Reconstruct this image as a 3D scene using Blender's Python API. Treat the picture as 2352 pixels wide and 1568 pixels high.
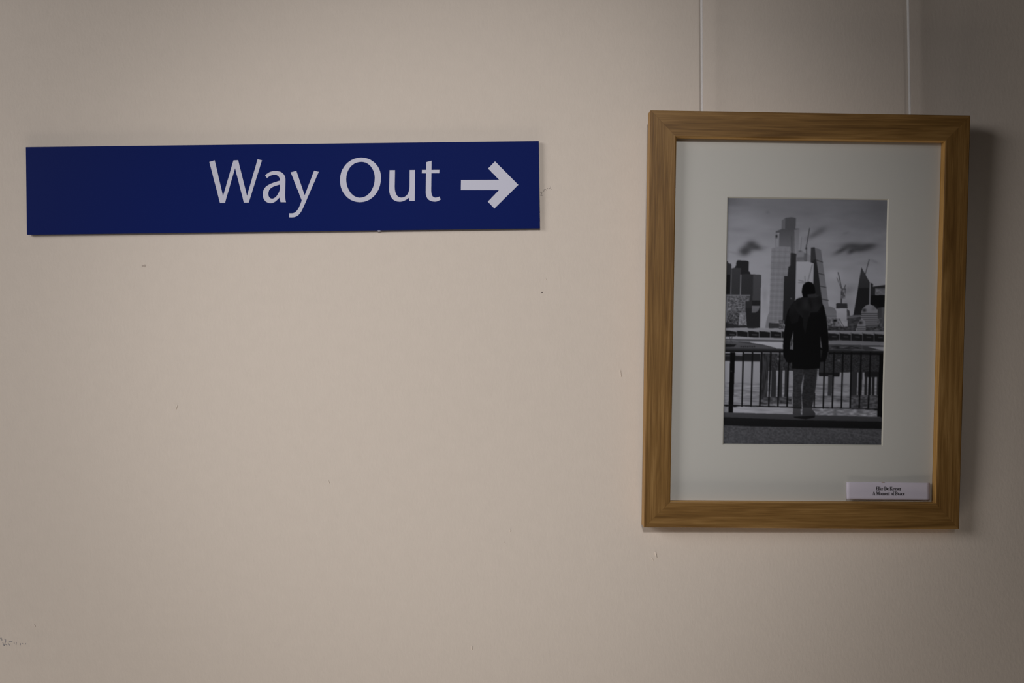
import bpy, bmesh, math, random
import numpy as np
from mathutils import Matrix, Vector

# ------------------------------------------------------------------ scene
for o in list(bpy.data.objects):
    bpy.data.objects.remove(o, do_unlink=True)
scene = bpy.context.scene
COL = scene.collection
EYE = 1.50                      # camera height above the floor; wall face is the plane y = 0

# ------------------------------------------------------------------ camera
def rot(rx, ry, rz):
    return Matrix.Rotation(rz, 3, 'Z') @ Matrix.Rotation(ry, 3, 'Y') @ Matrix.Rotation(rx, 3, 'X')

cam_data = bpy.data.cameras.new('camera')
cam_data.lens = 18.0
cam_data.sensor_width = 22.3
cam_data.clip_start = 0.02
cam = bpy.data.objects.new('camera', cam_data)
COL.objects.link(cam)
R = Matrix.Rotation(-0.006419, 3, 'Z') @ Matrix.Rotation(0.000724, 3, 'X') @ Matrix.Rotation(0.00266, 3, 'Y')
mw = Matrix.Identity(4)
right, fwd, up = R.col[0], R.col[1], R.col[2]
for i in range(3):
    mw[i][0], mw[i][1], mw[i][2] = right[i], up[i], -fwd[i]
mw.translation = Vector((0, -0.92, EYE))
cam.matrix_world = mw
scene.camera = cam

# ------------------------------------------------------------------ world, lights, exposure
world = bpy.data.worlds.new('world')
scene.world = world
world.use_nodes = True
bg = world.node_tree.nodes['Background']
bg.inputs[0].default_value = (1.0, 0.86, 0.72, 1)
bg.inputs[1].default_value = 0.012

def aim(o, target):
    d = Vector(target) - o.location
    o.rotation_euler = d.to_track_quat('-Z', 'Y').to_euler()

def spot(name, loc, target, power, col, angle, blend, radius):
    l = bpy.data.lights.new(name, 'SPOT')
    l.energy = power; l.color = col
    l.spot_size = math.radians(angle); l.spot_blend = blend
    l.shadow_soft_size = radius
    o = bpy.data.objects.new(name, l); COL.objects.link(o)
    o.location = loc; aim(o, target)
    return o

def area(name, loc, target, power, col, sx, sy):
    l = bpy.data.lights.new(name, 'AREA')
    l.shape = 'RECTANGLE'; l.size = sx; l.size_y = sy
    l.energy = power; l.color = col
    o = bpy.data.objects.new(name, l); COL.objects.link(o)
    o.location = loc; aim(o, target)
    return o

spot('window_daylight', (-1.78, -1.15, EYE + 0.62), (-0.40, 0, EYE - 0.42), 84, (0.98, 1.0, 1.035), 90.0, 1.0, 0.48)
spot('added_pool_light', (-0.15, -2.50, EYE + 1.05), (-0.02, 0, EYE + 0.01), 116, (0.985, 1.0, 1.02), 24.8, 1.0, 0.12)  # added unseen source behind the camera, shapes the bright pool on the wall
area('floor_bounce_daylight', (-0.40, -0.33, 0.03), (-0.40, -0.33, 3), 9.4, (1.0, 0.95, 0.88), 1.5, 0.45)

scene.view_settings.view_transform = 'Standard'
scene.view_settings.look = 'None'
scene.view_settings.exposure = 0.0
scene.view_settings.gamma = 1.0
scene.view_settings.use_curve_mapping = False

# ------------------------------------------------------------------ helpers
def tag(o, label=None, cat=None, group=None, kind=None):
    if label: o['label'] = label
    if cat: o['category'] = cat
    if group: o['group'] = group
    if kind: o['kind'] = kind
    return o

def link(name, me, mat=None, parent=None):
    o = bpy.data.objects.new(name, me)
    COL.objects.link(o)
    if mat is not None:
        me.materials.append(mat)
    if parent is not None:
        o.parent = parent
    return o

def empty(name, loc, rotm=None):
    o = bpy.data.objects.new(name, None)
    o.empty_display_size = 0.03
    COL.objects.link(o)
    m = (rotm or Matrix.Identity(3)).to_4x4()
    m.translation = Vector(loc)
    o.matrix_world = m
    return o

def box_mesh(name, x0, x1, y0, y1, z0, z1, bevel=0.0, seg=2):
    bm = bmesh.new()
    vs = [bm.verts.new((x, y, z)) for x in (x0, x1) for y in (y0, y1) for z in (z0, z1)]
    for f in ((0, 1, 3, 2), (4, 6, 7, 5), (0, 4, 5, 1), (2, 3, 7, 6), (0, 2, 6, 4), (1, 5, 7, 3)):
        bm.faces.new([vs[i] for i in f])
    bmesh.ops.recalc_face_normals(bm, faces=bm.faces)
    if bevel:
        bmesh.ops.bevel(bm, geom=list(bm.edges), offset=bevel, segments=seg, affect='EDGES', profile=0.6)
    me = bpy.data.meshes.new(name)
    bm.to_mesh(me); bm.free()
    return me

def outline(contour, n=10):
    """straight and cubic segments -> closed polyline (mm)"""
    pts = [tuple(contour[0][0])]
    for sg in contour[1:]:
        if len(sg) == 1:
            pts.append(tuple(sg[0]))
        else:
            p0, c1, c2, p3 = pts[-1], sg[0], sg[1], sg[2]
            for i in range(1, n + 1):
                t = i / n; a = (1 - t) ** 3; b = 3 * t * (1 - t) ** 2; c = 3 * t * t * (1 - t); d = t ** 3
                pts.append((a * p0[0] + b * c1[0] + c * c2[0] + d * p3[0], a * p0[1] + b * c1[1] + c * c2[1] + d * p3[1]))
    if math.dist(pts[0], pts[-1]) < 0.05:
        pts.pop()
    return pts

def cutout_mesh(name, contours, thick):
    """flat cut shape with holes, front face at y = -thick, back at y = 0 (metres)"""
    cu = bpy.data.curves.new(name, 'CURVE')
    cu.dimensions = '2D'; cu.fill_mode = 'BOTH'
    cu.extrude = thick / 2
    for c in contours:
        pts = outline(c)
        sp = cu.splines.new('POLY'); sp.points.add(len(pts) - 1)
        for i, (x, z) in enumerate(pts):
            sp.points[i].co = (x / 1000, z / 1000, 0, 1)
        sp.use_cyclic_u = True
    tmp = bpy.data.objects.new('tmp', cu); COL.objects.link(tmp)
    dg = bpy.context.evaluated_depsgraph_get()
    me = bpy.data.meshes.new_from_object(tmp.evaluated_get(dg))
    bpy.data.objects.remove(tmp); bpy.data.curves.remove(cu)
    me.transform(Matrix.Rotation(math.pi / 2, 4, 'X'))
    me.transform(Matrix.Translation((0, -thick / 2, 0)))
    me.name = name
    return me

def ribbon(bm, pts, width, y):
    """flat pen stroke through (x, z) points on the plane y, with round-ish ends"""
    n = len(pts)
    L, Rr = [], []
    for i, (x, z) in enumerate(pts):
        a = pts[max(i - 1, 0)]; b = pts[min(i + 1, n - 1)]
        dx, dz = b[0] - a[0], b[1] - a[1]
        l = math.hypot(dx, dz) or 1e-9
        nx, nz = -dz / l * width / 2, dx / l * width / 2
        L.append(bm.verts.new((x + nx, y, z + nz))); Rr.append(bm.verts.new((x - nx, y, z - nz)))
    for i in range(n - 1):
        bm.faces.new((L[i], L[i + 1], Rr[i + 1], Rr[i]))

def tube_mesh(name, pts, r, seg=10):
    bm = bmesh.new(); rings = []
    for i, p in enumerate(pts):
        a = Vector(pts[max(i - 1, 0)]); b = Vector(pts[min(i + 1, len(pts) - 1)])
        t = (b - a).normalized()
        u = t.cross(Vector((0, 1, 0)))
        if u.length < 1e-4: u = t.cross(Vector((1, 0, 0)))
        u.normalize(); v = t.cross(u)
        rr = r[i] if isinstance(r, (list, tuple)) else r
        rings.append([bm.verts.new(Vector(p) + (u * math.cos(k * 2 * math.pi / seg) + v * math.sin(k * 2 * math.pi / seg)) * rr) for k in range(seg)])
    for a, b in zip(rings, rings[1:]):
        for k in range(seg):
            bm.faces.new((a[k], a[(k + 1) % seg], b[(k + 1) % seg], b[k]))
    bm.faces.new(rings[0]); bm.faces.new(rings[-1])
    bmesh.ops.recalc_face_normals(bm, faces=bm.faces)
    me = bpy.data.meshes.new(name); bm.to_mesh(me); bm.free()
    for f in me.polygons: f.use_smooth = True
    return me

# ------------------------------------------------------------------ materials
def mat(name, col=(0.5, 0.5, 0.5), rough=0.6, spec=0.3):
    m = bpy.data.materials.new(name); m.use_nodes = True
    b = m.node_tree.nodes['Principled BSDF']
    b.inputs['Base Color'].default_value = (*col, 1)
    b.inputs['Roughness'].default_value = rough
    b.inputs['Specular IOR Level'].default_value = spec
    return m, m.node_tree, b

def node(nt, kind, **kw):
    n = nt.nodes.new(kind)
    for k, v in kw.items():
        if k in n.inputs: n.inputs[k].default_value = v
        else: setattr(n, k, v)
    return n

# painted plaster: roller stipple as fine relief, very slight mottling of the paint
M_WALL, nt, b = mat('wall_paint', (0.72, 0.61, 0.516), 0.75, 0.2)
tc = node(nt, 'ShaderNodeTexCoord')
rotn = node(nt, 'ShaderNodeMapping'); rotn.inputs['Rotation'].default_value = (0, math.radians(-32), 0); rotn.inputs['Scale'].default_value = (1.5, 1.0, 0.8)
nt.links.new(tc.outputs['Object'], rotn.inputs['Vector'])
n1 = node(nt, 'ShaderNodeTexNoise', Scale=210.0, Detail=3.0, Roughness=0.55)
nt.links.new(rotn.outputs['Vector'], n1.inputs['Vector'])
bp1 = node(nt, 'ShaderNodeBump', Strength=0.5, Distance=0.00032)
nt.links.new(n1.outputs['Fac'], bp1.inputs['Height'])
n2 = node(nt, 'ShaderNodeTexNoise', Scale=9.0, Detail=2.0)
nt.links.new(tc.outputs['Object'], n2.inputs['Vector'])
bp2 = node(nt, 'ShaderNodeBump', Strength=0.15, Distance=0.0006)
nt.links.new(n2.outputs['Fac'], bp2.inputs['Height']); nt.links.new(bp1.outputs['Normal'], bp2.inputs['Normal'])
nt.links.new(bp2.outputs['Normal'], b.inputs['Normal'])
n3 = node(nt, 'ShaderNodeTexNoise', Scale=70.0, Detail=4.0)
nt.links.new(tc.outputs['Object'], n3.inputs['Vector'])
rp = node(nt, 'ShaderNodeValToRGB')
wc = (0.72, 0.61, 0.516)
rp.color_ramp.elements[0].position = 0.3; rp.color_ramp.elements[1].position = 0.7
rp.color_ramp.elements[0].color = (wc[0] * .985, wc[1] * .985, wc[2] * .985, 1)
rp.color_ramp.elements[1].color = (wc[0] * 1.012, wc[1] * 1.012, wc[2] * 1.012, 1)
nt.links.new(n3.outputs['Fac'], rp.inputs['Fac']); nt.links.new(rp.outputs['Color'], b.inputs['Base Color'])

# oak veneer: grain runs along the local X axis of each rail
def oak(name, c_dark, c_mid, c_light):
    m, nt, b = mat(name, c_mid, 0.5, 0.35)
    tc = node(nt, 'ShaderNodeTexCoord')
    oi = node(nt, 'ShaderNodeObjectInfo')
    mul = node(nt, 'ShaderNodeVectorMath', operation='SCALE'); mul.inputs['Scale'].default_value = 3.7
    comb = node(nt, 'ShaderNodeCombineXYZ')
    for i in range(3): nt.links.new(oi.outputs['Random'], comb.inputs[i])
    nt.links.new(comb.outputs[0], mul.inputs[0])
    add = node(nt, 'ShaderNodeVectorMath', operation='ADD')
    nt.links.new(tc.outputs['Object'], add.inputs[0]); nt.links.new(mul.outputs[0], add.inputs[1])
    m1 = node(nt, 'ShaderNodeMapping'); m1.inputs['Scale'].default_value = (6.0, 100.0, 100.0)
    nt.links.new(add.outputs[0], m1.inputs['Vector'])
    big = node(nt, 'ShaderNodeTexNoise', Scale=1.0, Detail=3.0, Roughness=0.5, Distortion=1.2)
    nt.links.new(m1.outputs[0], big.inputs['Vector'])
    m2 = node(nt, 'ShaderNodeMapping'); m2.inputs['Scale'].default_value = (14.0, 560.0, 560.0)
    nt.links.new(add.outputs[0], m2.inputs['Vector'])
    fine = node(nt, 'ShaderNodeTexNoise', Scale=1.0, Detail=4.0, Roughness=0.65, Distortion=0.4)
    nt.links.new(m2.outputs[0], fine.inputs['Vector'])
    mix = node(nt, 'ShaderNodeMix', data_type='FLOAT'); mix.inputs[0].default_value = 0.42
    nt.links.new(big.outputs['Fac'], mix.inputs[2]); nt.links.new(fine.outputs['Fac'], mix.inputs[3])
    rp = node(nt, 'ShaderNodeValToRGB')
    e = rp.color_ramp.elements
    e[0].position = 0.37; e[0].color = (*c_dark, 1)
    e[1].position = 0.65; e[1].color = (*c_light, 1)
    k = e.new(0.5); k.color = (*c_mid, 1)
    nt.links.new(mix.outputs[0], rp.inputs['Fac']); nt.links.new(rp.outputs['Color'], b.inputs['Base Color'])
    bp = node(nt, 'ShaderNodeBump', Strength=0.3, Distance=0.0003)
    nt.links.new(fine.outputs['Fac'], bp.inputs['Height']); nt.links.new(bp.outputs['Normal'], b.inputs['Normal'])
    return m
M_OAK = oak('oak', (0.128, 0.059, 0.0125), (0.208, 0.103, 0.026), (0.315, 0.170, 0.053))
M_OAK_EDGE_LIT = oak('oak_cut_edge_lit', (0.30, 0.150, 0.033), (0.38, 0.20, 0.053), (0.46, 0.255, 0.078))

M_SIGN, nt, b = mat('sign_blue', (0.003, 0.011, 0.104), 0.55, 0.05)
n = node(nt, 'ShaderNodeTexNoise', Scale=400.0, Detail=2.0)
bp = node(nt, 'ShaderNodeBump', Strength=0.06, Distance=0.0002)
nt.links.new(n.outputs['Fac'], bp.inputs['Height']); nt.links.new(bp.outputs['Normal'], b.inputs['Normal'])
M_SIGNCORE, _, _ = mat('sign_core', (0.10, 0.11, 0.16), 0.6, 0.3)
M_VINYL, _, _ = mat('white_vinyl', (0.60, 0.575, 0.665), 0.45, 0.3)
M_MAT, nt, b = mat('mount_board', (0.655, 0.618, 0.562), 0.9, 0.1)
n = node(nt, 'ShaderNodeTexNoise', Scale=900.0, Detail=2.0)
bp = node(nt, 'ShaderNodeBump', Strength=0.1, Distance=0.0001)
nt.links.new(n.outputs['Fac'], bp.inputs['Height']); nt.links.new(bp.outputs['Normal'], b.inputs['Normal'])
M_MATCORE, _, _ = mat('mount_board_bevel', (0.62, 0.58, 0.5), 0.9, 0.1)
M_CARD, _, _ = mat('card_paper', (0.66, 0.585, 0.645), 0.8, 0.15)
M_INK, _, _ = mat('black_ink', (0.02, 0.018, 0.02), 0.7, 0.1)
M_PENCIL, _, _ = mat('pencil', (0.30, 0.25, 0.22), 0.8, 0.1)
M_PENCIL2, _, _ = mat('blue_pencil', (0.34, 0.31, 0.31), 0.8, 0.1)
M_SMUDGE, _, _ = mat('faint_smudge', (0.50, 0.41, 0.345), 0.8, 0.1)
M_SPOT, _, _ = mat('dark_speck', (0.08, 0.055, 0.05), 0.8, 0.1)
M_TRIM, _, _ = mat('white_gloss_paint', (0.75, 0.74, 0.70), 0.4, 0.4)
M_TAN, _, _ = mat('tan_adhesive', (0.30, 0.2, 0.11), 0.6, 0.3)
M_BACK, _, _ = mat('brown_backing_board', (0.22, 0.15, 0.09), 0.9, 0.1)
M_FLOOR, nt, b = mat('floor_vinyl', (0.30, 0.27, 0.24), 0.6, 0.3)
n = node(nt, 'ShaderNodeTexNoise', Scale=30.0, Detail=5.0)
rp = node(nt, 'ShaderNodeValToRGB')
rp.color_ramp.elements[0].color = (0.24, 0.215, 0.19, 1); rp.color_ramp.elements[1].color = (0.36, 0.33, 0.29, 1)
nt.links.new(n.outputs['Fac'], rp.inputs['Fac']); nt.links.new(rp.outputs['Color'], b.inputs['Base Color'])

# nylon line: milky, lets some of the wall through
M_NYLON = bpy.data.materials.new('nylon_line'); M_NYLON.use_nodes = True
nt = M_NYLON.node_tree; nt.nodes.remove(nt.nodes['Principled BSDF'])
tr = node(nt, 'ShaderNodeBsdfTransparent')
df = node(nt, 'ShaderNodeBsdfDiffuse'); df.inputs[0].default_value = (0.95, 0.93, 0.93, 1)
tl = node(nt, 'ShaderNodeBsdfTranslucent'); tl.inputs[0].default_value = (0.95, 0.93, 0.93, 1)
m0 = node(nt, 'ShaderNodeMixShader'); m0.inputs[0].default_value = 0.2
mx = node(nt, 'ShaderNodeMixShader'); mx.inputs[0].default_value = 0.37
nt.links.new(df.outputs[0], m0.inputs[1]); nt.links.new(tl.outputs[0], m0.inputs[2])
nt.links.new(tr.outputs[0], mx.inputs[1]); nt.links.new(m0.outputs[0], mx.inputs[2])
nt.links.new(mx.outputs[0], nt.nodes['Material Output'].inputs[0])

# picture glass
M_GLASS = bpy.data.materials.new('picture_glass'); M_GLASS.use_nodes = True
nt = M_GLASS.node_tree; nt.nodes.remove(nt.nodes['Principled BSDF'])
tr = node(nt, 'ShaderNodeBsdfTransparent'); tr.inputs[0].default_value = (0.98, 0.98, 0.98, 1)
gl = node(nt, 'ShaderNodeBsdfGlossy'); gl.inputs['Roughness'].default_value = 0.02
geo = node(nt, 'ShaderNodeNewGeometry')              # Schlick reflectance, the same from both sides of the thin pane
dot = node(nt, 'ShaderNodeVectorMath', operation='DOT_PRODUCT')
nt.links.new(geo.outputs['Incoming'], dot.inputs[0]); nt.links.new(geo.outputs['Normal'], dot.inputs[1])
ab = node(nt, 'ShaderNodeMath', operation='ABSOLUTE'); nt.links.new(dot.outputs['Value'], ab.inputs[0])
om = node(nt, 'ShaderNodeMath', operation='SUBTRACT'); om.inputs[0].default_value = 1.0; nt.links.new(ab.outputs[0], om.inputs[1])
pw = node(nt, 'ShaderNodeMath', operation='POWER'); pw.inputs[1].default_value = 5.0; nt.links.new(om.outputs[0], pw.inputs[0])
fr = node(nt, 'ShaderNodeMath', operation='MULTIPLY_ADD'); fr.inputs[1].default_value = 0.93; fr.inputs[2].default_value = 0.05
nt.links.new(pw.outputs[0], fr.inputs[0])
mx = node(nt, 'ShaderNodeMixShader')
nt.links.new(fr.outputs[0], mx.inputs[0]); nt.links.new(tr.outputs[0], mx.inputs[1]); nt.links.new(gl.outputs[0], mx.inputs[2])
nt.links.new(mx.outputs[0], nt.nodes['Material Output'].inputs[0])

M_CLEAR = bpy.data.materials.new('clear_glass_body'); M_CLEAR.use_nodes = True
nt = M_CLEAR.node_tree; nt.nodes.remove(nt.nodes['Principled BSDF'])
tr = node(nt, 'ShaderNodeBsdfTransparent')
nt.links.new(tr.outputs[0], nt.nodes['Material Output'].inputs[0])

# photographic print: the tones are stored per vertex on the flat sheet
M_PRINT, nt, b = mat('photo_print', (0.2, 0.2, 0.2), 0.6, 0.05)
at = node(nt, 'ShaderNodeVertexColor'); at.layer_name = 'tone'
nt.links.new(at.outputs['Color'], b.inputs['Base Color'])

# ------------------------------------------------------------------ the setting
wall = link('wall_back', box_mesh('wall_back', -2.6, 2.6, 0.0, 0.12, 0.0, 2.9), M_WALL)
tag(wall, 'beige painted plaster wall with faint roller texture', kind='structure')
floor = link('floor', box_mesh('floor', -2.6, 2.6, -3.2, 0.12, -0.1, 0.0), M_FLOOR)
tag(floor, 'plain grey brown floor below the wall', kind='structure')
base = link('baseboard_back', box_mesh('baseboard_back', -2.6, 2.6, -0.016, 0.0, 0.0, 0.14, 0.004), M_TRIM)
tag(base, 'white painted skirting board along the wall', kind='structure')
rail = link('trim_1', box_mesh('trim_1', -2.6, 2.6, -0.022, 0.0, 2.34, 2.39, 0.006), M_TRIM)
tag(rail, 'white picture rail high on the wall', kind='structure')

# small flaws of the paintwork
BUMPS = [[[0.12637,-0.03216],[0.12709,-0.03847]],[[-0.36727,-0.07328],[-0.36558,-0.06893]],[[0.16635,-0.24041],[0.16491,-0.23458]],[[0.00292,-0.21063],[0.00365,-0.20894]],[[-0.03981,-0.33833],[-0.03958,-0.34172]],[[-0.52459,-0.31152],[-0.52339,-0.31369]],[[0.04343,0.07088],[0.04391,0.06942]],[[-0.00341,-0.22272],[-0.00245,-0.22417]],[[-0.19826,-0.15318],[-0.19779,-0.15609]],[[0.16052,-0.24087],[0.16245,-0.2433]]]
for i, (a, c) in enumerate(BUMPS):
    a = Vector((a[0], 0, a[1] + EYE)); c = Vector((c[0], 0, c[1] + EYE))
    r = (0.00075, 0.0006, 0.0008, 0.0007, 0.0006, 0.0004, 0.00035, 0.0004, 0.0004, 0.0004)[i]
    d = (c - a); pts = [a - d * 0.12, a, a + d * 0.35, a + d * 0.7, c, c + d * 0.12]
    o = link('paint_drip', tube_mesh('paint_drip', pts, [r * .2, r * .8, r * .75, r, r * .9, r * .2]), M_WALL, wall)
    o['label'] = 'raised nib of dried wall paint'

def marks(name, strokes, w, material, label):
    bm = bmesh.new()
    for st in strokes:
        ribbon(bm, [(x, z + EYE) for x, z in st], w, -0.00006)
    me = bpy.data.meshes.new(name); bm.to_mesh(me); bm.free()
    o = link(name, me, material, wall); o['label'] = label
    return o
marks('pencil_writing', [[[0.03772,0.16653],[0.03883,0.16728],[0.03976,0.16653],[0.03957,0.16523],[0.03864,0.16393],[0.0378,0.163]],[[0.03864,0.16393],[0.03956,0.16282],[0.04068,0.16337]],[[0.04162,0.16746],[0.042,0.16857],[0.04237,0.16987]],[[0.04237,0.16987],[0.04404,0.16978],[0.0445,0.16875]],[[0.04553,0.17098],[0.04628,0.17061]],[[0.04721,0.17135],[0.04813,0.17079],[0.04925,0.17135],[0.04953,0.17302]],[[0.05064,0.17023],[0.05083,0.16949]]], 0.00055, M_PENCIL, 'tiny pencil scribble beside the blue sign')
marks('pencil_writing', [[[-0.56262,-0.32759],[-0.56215,-0.32605]],[[-0.56093,-0.32606],[-0.56032,-0.32914]],[[-0.55756,-0.32746],[-0.55633,-0.32824],[-0.55634,-0.33039],[-0.55711,-0.33254],[-0.55803,-0.335]],[[-0.55956,-0.3313],[-0.55803,-0.335]],[[-0.5565,-0.33347],[-0.55466,-0.3344]],[[-0.55373,-0.33194],[-0.55159,-0.33472]],[[-0.5525,-0.33041],[-0.54882,-0.33043]],[[-0.54698,-0.33105],[-0.54668,-0.33259]],[[-0.54438,-0.33107],[-0.54484,-0.33414]],[[-0.53978,-0.33232],[-0.54009,-0.33447]],[[-0.53748,-0.33233],[-0.53763,-0.3331]],[[-0.53411,-0.33235],[-0.53395,-0.33358]]], 0.00075, M_PENCIL2, 'faint grey pencil scribble at lower left')
dx, dz = [0.03951,0.05537]
bm = bmesh.new()
bmesh.ops.create_circle(bm, cap_ends=True, segments=14, radius=0.0007, matrix=Matrix.Translation((dx, -0.00006, dz + EYE)) @ Matrix.Rotation(math.pi / 2, 4, 'X'))
me = bpy.data.meshes.new('speck'); bm.to_mesh(me); bm.free()
o = link('speck', me, M_SPOT, wall); o['label'] = 'tiny dark speck on the wall'
bm = bmesh.new()
for (x, z), r in zip([[-0.40378,0.08562],[-0.40137,0.08562]], (0.0011, 0.0015)):
    bmesh.ops.create_circle(bm, cap_ends=True, segments=16, radius=r, matrix=Matrix.Translation((x, -0.00005, z + EYE)) @ Matrix.Rotation(math.pi / 2, 4, 'X'))
me = bpy.data.meshes.new('smudge'); bm.to_mesh(me); bm.free()
o = link('smudge', me, M_SMUDGE, wall); o['label'] = 'faint brown smudge below the sign'

# ------------------------------------------------------------------ the blue sign
SX, SZ, SW, SH, SR = [-0.246537,0.171277,0.566592,0.096665,-0.010633]
T_SIGN = 0.0045
sign = empty('direction_sign', (SX, 0, SZ + EYE), rot(0, SR, 0))
tag(sign, 'long dark blue wall sign with white words Way Out and an arrow', 'sign')
pan = link('panel', box_mesh('panel', -SW / 2, SW / 2, -T_SIGN, -0.0019, -SH / 2, SH / 2, 0.00025, 1), M_SIGN, sign)
pad = link('adhesive_sheet', box_mesh('adhesive_sheet', -SW / 2 + .004, SW / 2 - .004, -0.0020, 0.0002, -SH / 2 + .003, SH / 2 - .003), M_SIGNCORE, sign)
GLYPHS = [["W",[[[[-81.25,29.49]],[[-75.33,31.18]],[[-66.61,-8.53]],[[-54.59,30.85]],[[-49.41,30.95]],[[-40.16,-8.57]],[[-27.96,31.73]],[[-23.19,30.56]],[[-38.31,-15.9]],[[-43.72,-15.91]],[[-52.94,22.45]],[[-64.6,-15.9]],[[-70.09,-15.91]]]]],["a",[[[[-19.85,13.88]],[[-16.7,17.04],[-12.89,18.67],[-8.7,18.62]],[[-1.53,18.54],[2.61,15.01],[2.44,8.23]],[[1.8,-7.34]],[[1.67,-10.94],[2.04,-13.34],[2.8,-16.06]],[[-3.26,-15.91]],[[-3.87,-14.06],[-4.13,-12.46],[-4.14,-10.55]],[[-6.73,-13.23],[-9.97,-16.99],[-14.15,-16.85]],[[-19.93,-16.66],[-22.86,-12.24],[-22.79,-7.05]],[[-22.66,2.94],[-13.67,4.82],[-3.58,7.9]],[[-3.72,12.29],[-5.97,14.4],[-9.36,14.44]],[[-12.74,14.48],[-15.35,13.15],[-17.89,10.87]]],[[[-3.72,3.59]],[[-8.92,1.97],[-16.42,1.26],[-16.68,-6.52]],[[-16.73,-9.91],[-14.68,-12.02],[-12.49,-12.04]],[[-8.31,-12.01],[-3.83,-4.88],[-3.77,-0.49]]]]],["y",[[[[8.42,16.94]],[[14.62,18.46]],[[23.47,-8.73]],[[34.28,18.43]],[[39.32,17.09]],[[25.56,-13.62]],[[20.22,-25.54],[17.73,-33.1],[8.96,-32.91]],[[5.97,-32.76]],[[6.15,-28.41]],[[7.42,-28.42],[8.62,-28.44],[10.02,-28.37]],[[15.0,-28.07],[18.71,-19.13],[20.09,-14.16]],[[19.79,-13.15]]]]],["O",[[[[86.61,32.25]],[[98.79,32.11],[108.24,22.2],[108.08,10.21]],[[107.88,-5.37],[97.74,-17.16],[84.37,-17.0]],[[71.8,-16.85],[62.45,-6.02],[62.63,7.56]],[[62.81,21.54],[73.25,32.41],[86.61,32.25]]],[[[86.75,27.57]],[[95.53,27.47],[101.29,18.69],[101.17,9.69]],[[101.01,-2.49],[93.81,-12.2],[84.43,-12.08]],[[75.86,-11.98],[69.4,-2.11],[69.54,8.28]],[[69.69,19.86],[76.78,27.69],[86.75,27.57]]]]],["u",[[[[117.64,18.0]],[[123.63,18.01]],[[123.07,-0.77]],[[123.08,-8.77],[126.03,-12.48],[130.42,-12.54]],[[136.01,-12.52],[139.19,-7.37],[139.45,-0.17]],[[139.85,17.89]],[[145.92,17.9]],[[144.99,-16.35]],[[138.83,-16.44]],[[138.64,-12.76]],[[134.77,-15.71],[131.96,-17.07],[127.96,-17.02]],[[120.78,-16.86],[116.86,-11.09],[116.97,-3.1]]]]],["t",[[[[158.29,26.31]],[[164.23,27.92]],[[163.97,17.76]],[[172.77,17.74]],[[172.56,13.98]],[[163.85,14.01]],[[163.36,-4.86]],[[163.4,-10.46],[164.97,-12.96],[167.96,-12.99]],[[169.56,-13.01],[170.97,-12.55],[172.45,-11.85]],[[173.73,-15.18]],[[171.51,-16.56],[169.5,-17.41],[167.11,-17.42]],[[160.72,-17.22],[157.17,-13.58],[157.26,-6.79]],[[157.81,14.0]],[[153.26,14.17]],[[153.43,17.89]],[[157.98,17.84]]]]],["arrow",[[[[196.52,6.12]],[[238.78,5.82]],[[226.67,18.56]],[[234.46,26.35]],[[259.91,0.04]],[[233.08,-25.84]],[[225.87,-18.23]],[[238.55,-5.38]],[[196.18,-4.87]]]]]]
for ch, cs in GLYPHS:
    nm = 'arrow' if ch == 'arrow' else 'letter'
    o = link(nm, cutout_mesh(nm, cs, 0.00012), M_VINYL, sign)
    o.location = (0, -T_SIGN, 0)
    o['label'] = 'white right-pointing arrow' if ch == 'arrow' else 'white letter ' + ch
cx, cz = [105.02,-47.73]
o = link('adhesive_bead', tube_mesh('adhesive_bead', [(cx / 1000 - .0022, -.0030, -SH / 2 - .0001), (cx / 1000 - .001, -.0032, -SH / 2 - .0004), (cx / 1000 + .001, -.0032, -SH / 2 - .0004), (cx / 1000 + .0024, -.0030, -SH / 2 - .0001)], [.0003, .0009, .0009, .0003]), M_VINYL, sign)
o['label'] = 'small white bead of adhesive under the lower edge'

# ------------------------------------------------------------------ hanging lines
WIRES = [[[0.21412,0.37377],[0.2145,0.25364]],[[0.44074,0.37377],[0.44275,0.2458]]]
WLAB = ('thin clear nylon line holding the picture frame near its left corner',
        'thin clear nylon line holding the picture frame near its right corner')
for (a, c), lab in zip(WIRES, WLAB):
    dxdz = (a[0] - c[0]) / (a[1] - c[1])
    zt = 2.345
    xt = a[0] + dxdz * 0.3 * (zt - EYE - a[1])
    pts = [(xt, -0.0235, zt), (xt, -0.0228, 2.30), (a[0], -0.0170, a[1] + EYE), (c[0], -0.0165, c[1] + EYE), (c[0] + .0002, -0.0165, c[1] + EYE - 0.05)]
    o = link('hanging_line', tube_mesh('hanging_line', pts, 0.0013), M_NYLON)
    tag(o, lab, 'picture wire', 'nylon lines holding the picture')

# ------------------------------------------------------------------ picture frame
FX, FY, FZ, RX, RY, RZ, FW, FH, IW, IH, ICX, ICZ, AW, AH, AX, AZ, E_PRINT = [0.325571,-0.0255,0.020615,0.032065,0.01287,0.013805,0.347188,0.45079,0.291507,0.39364,0.000683,0.000137,0.175166,0.268631,0.001939,5e-06,0.01]
DEP = 0.0155
frame = empty('picture_frame', (FX, FY, FZ + EYE), rot(RX, RY, RZ))
tag(frame, 'oak picture frame with black and white city photograph in wide white mount', 'picture frame')

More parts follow.
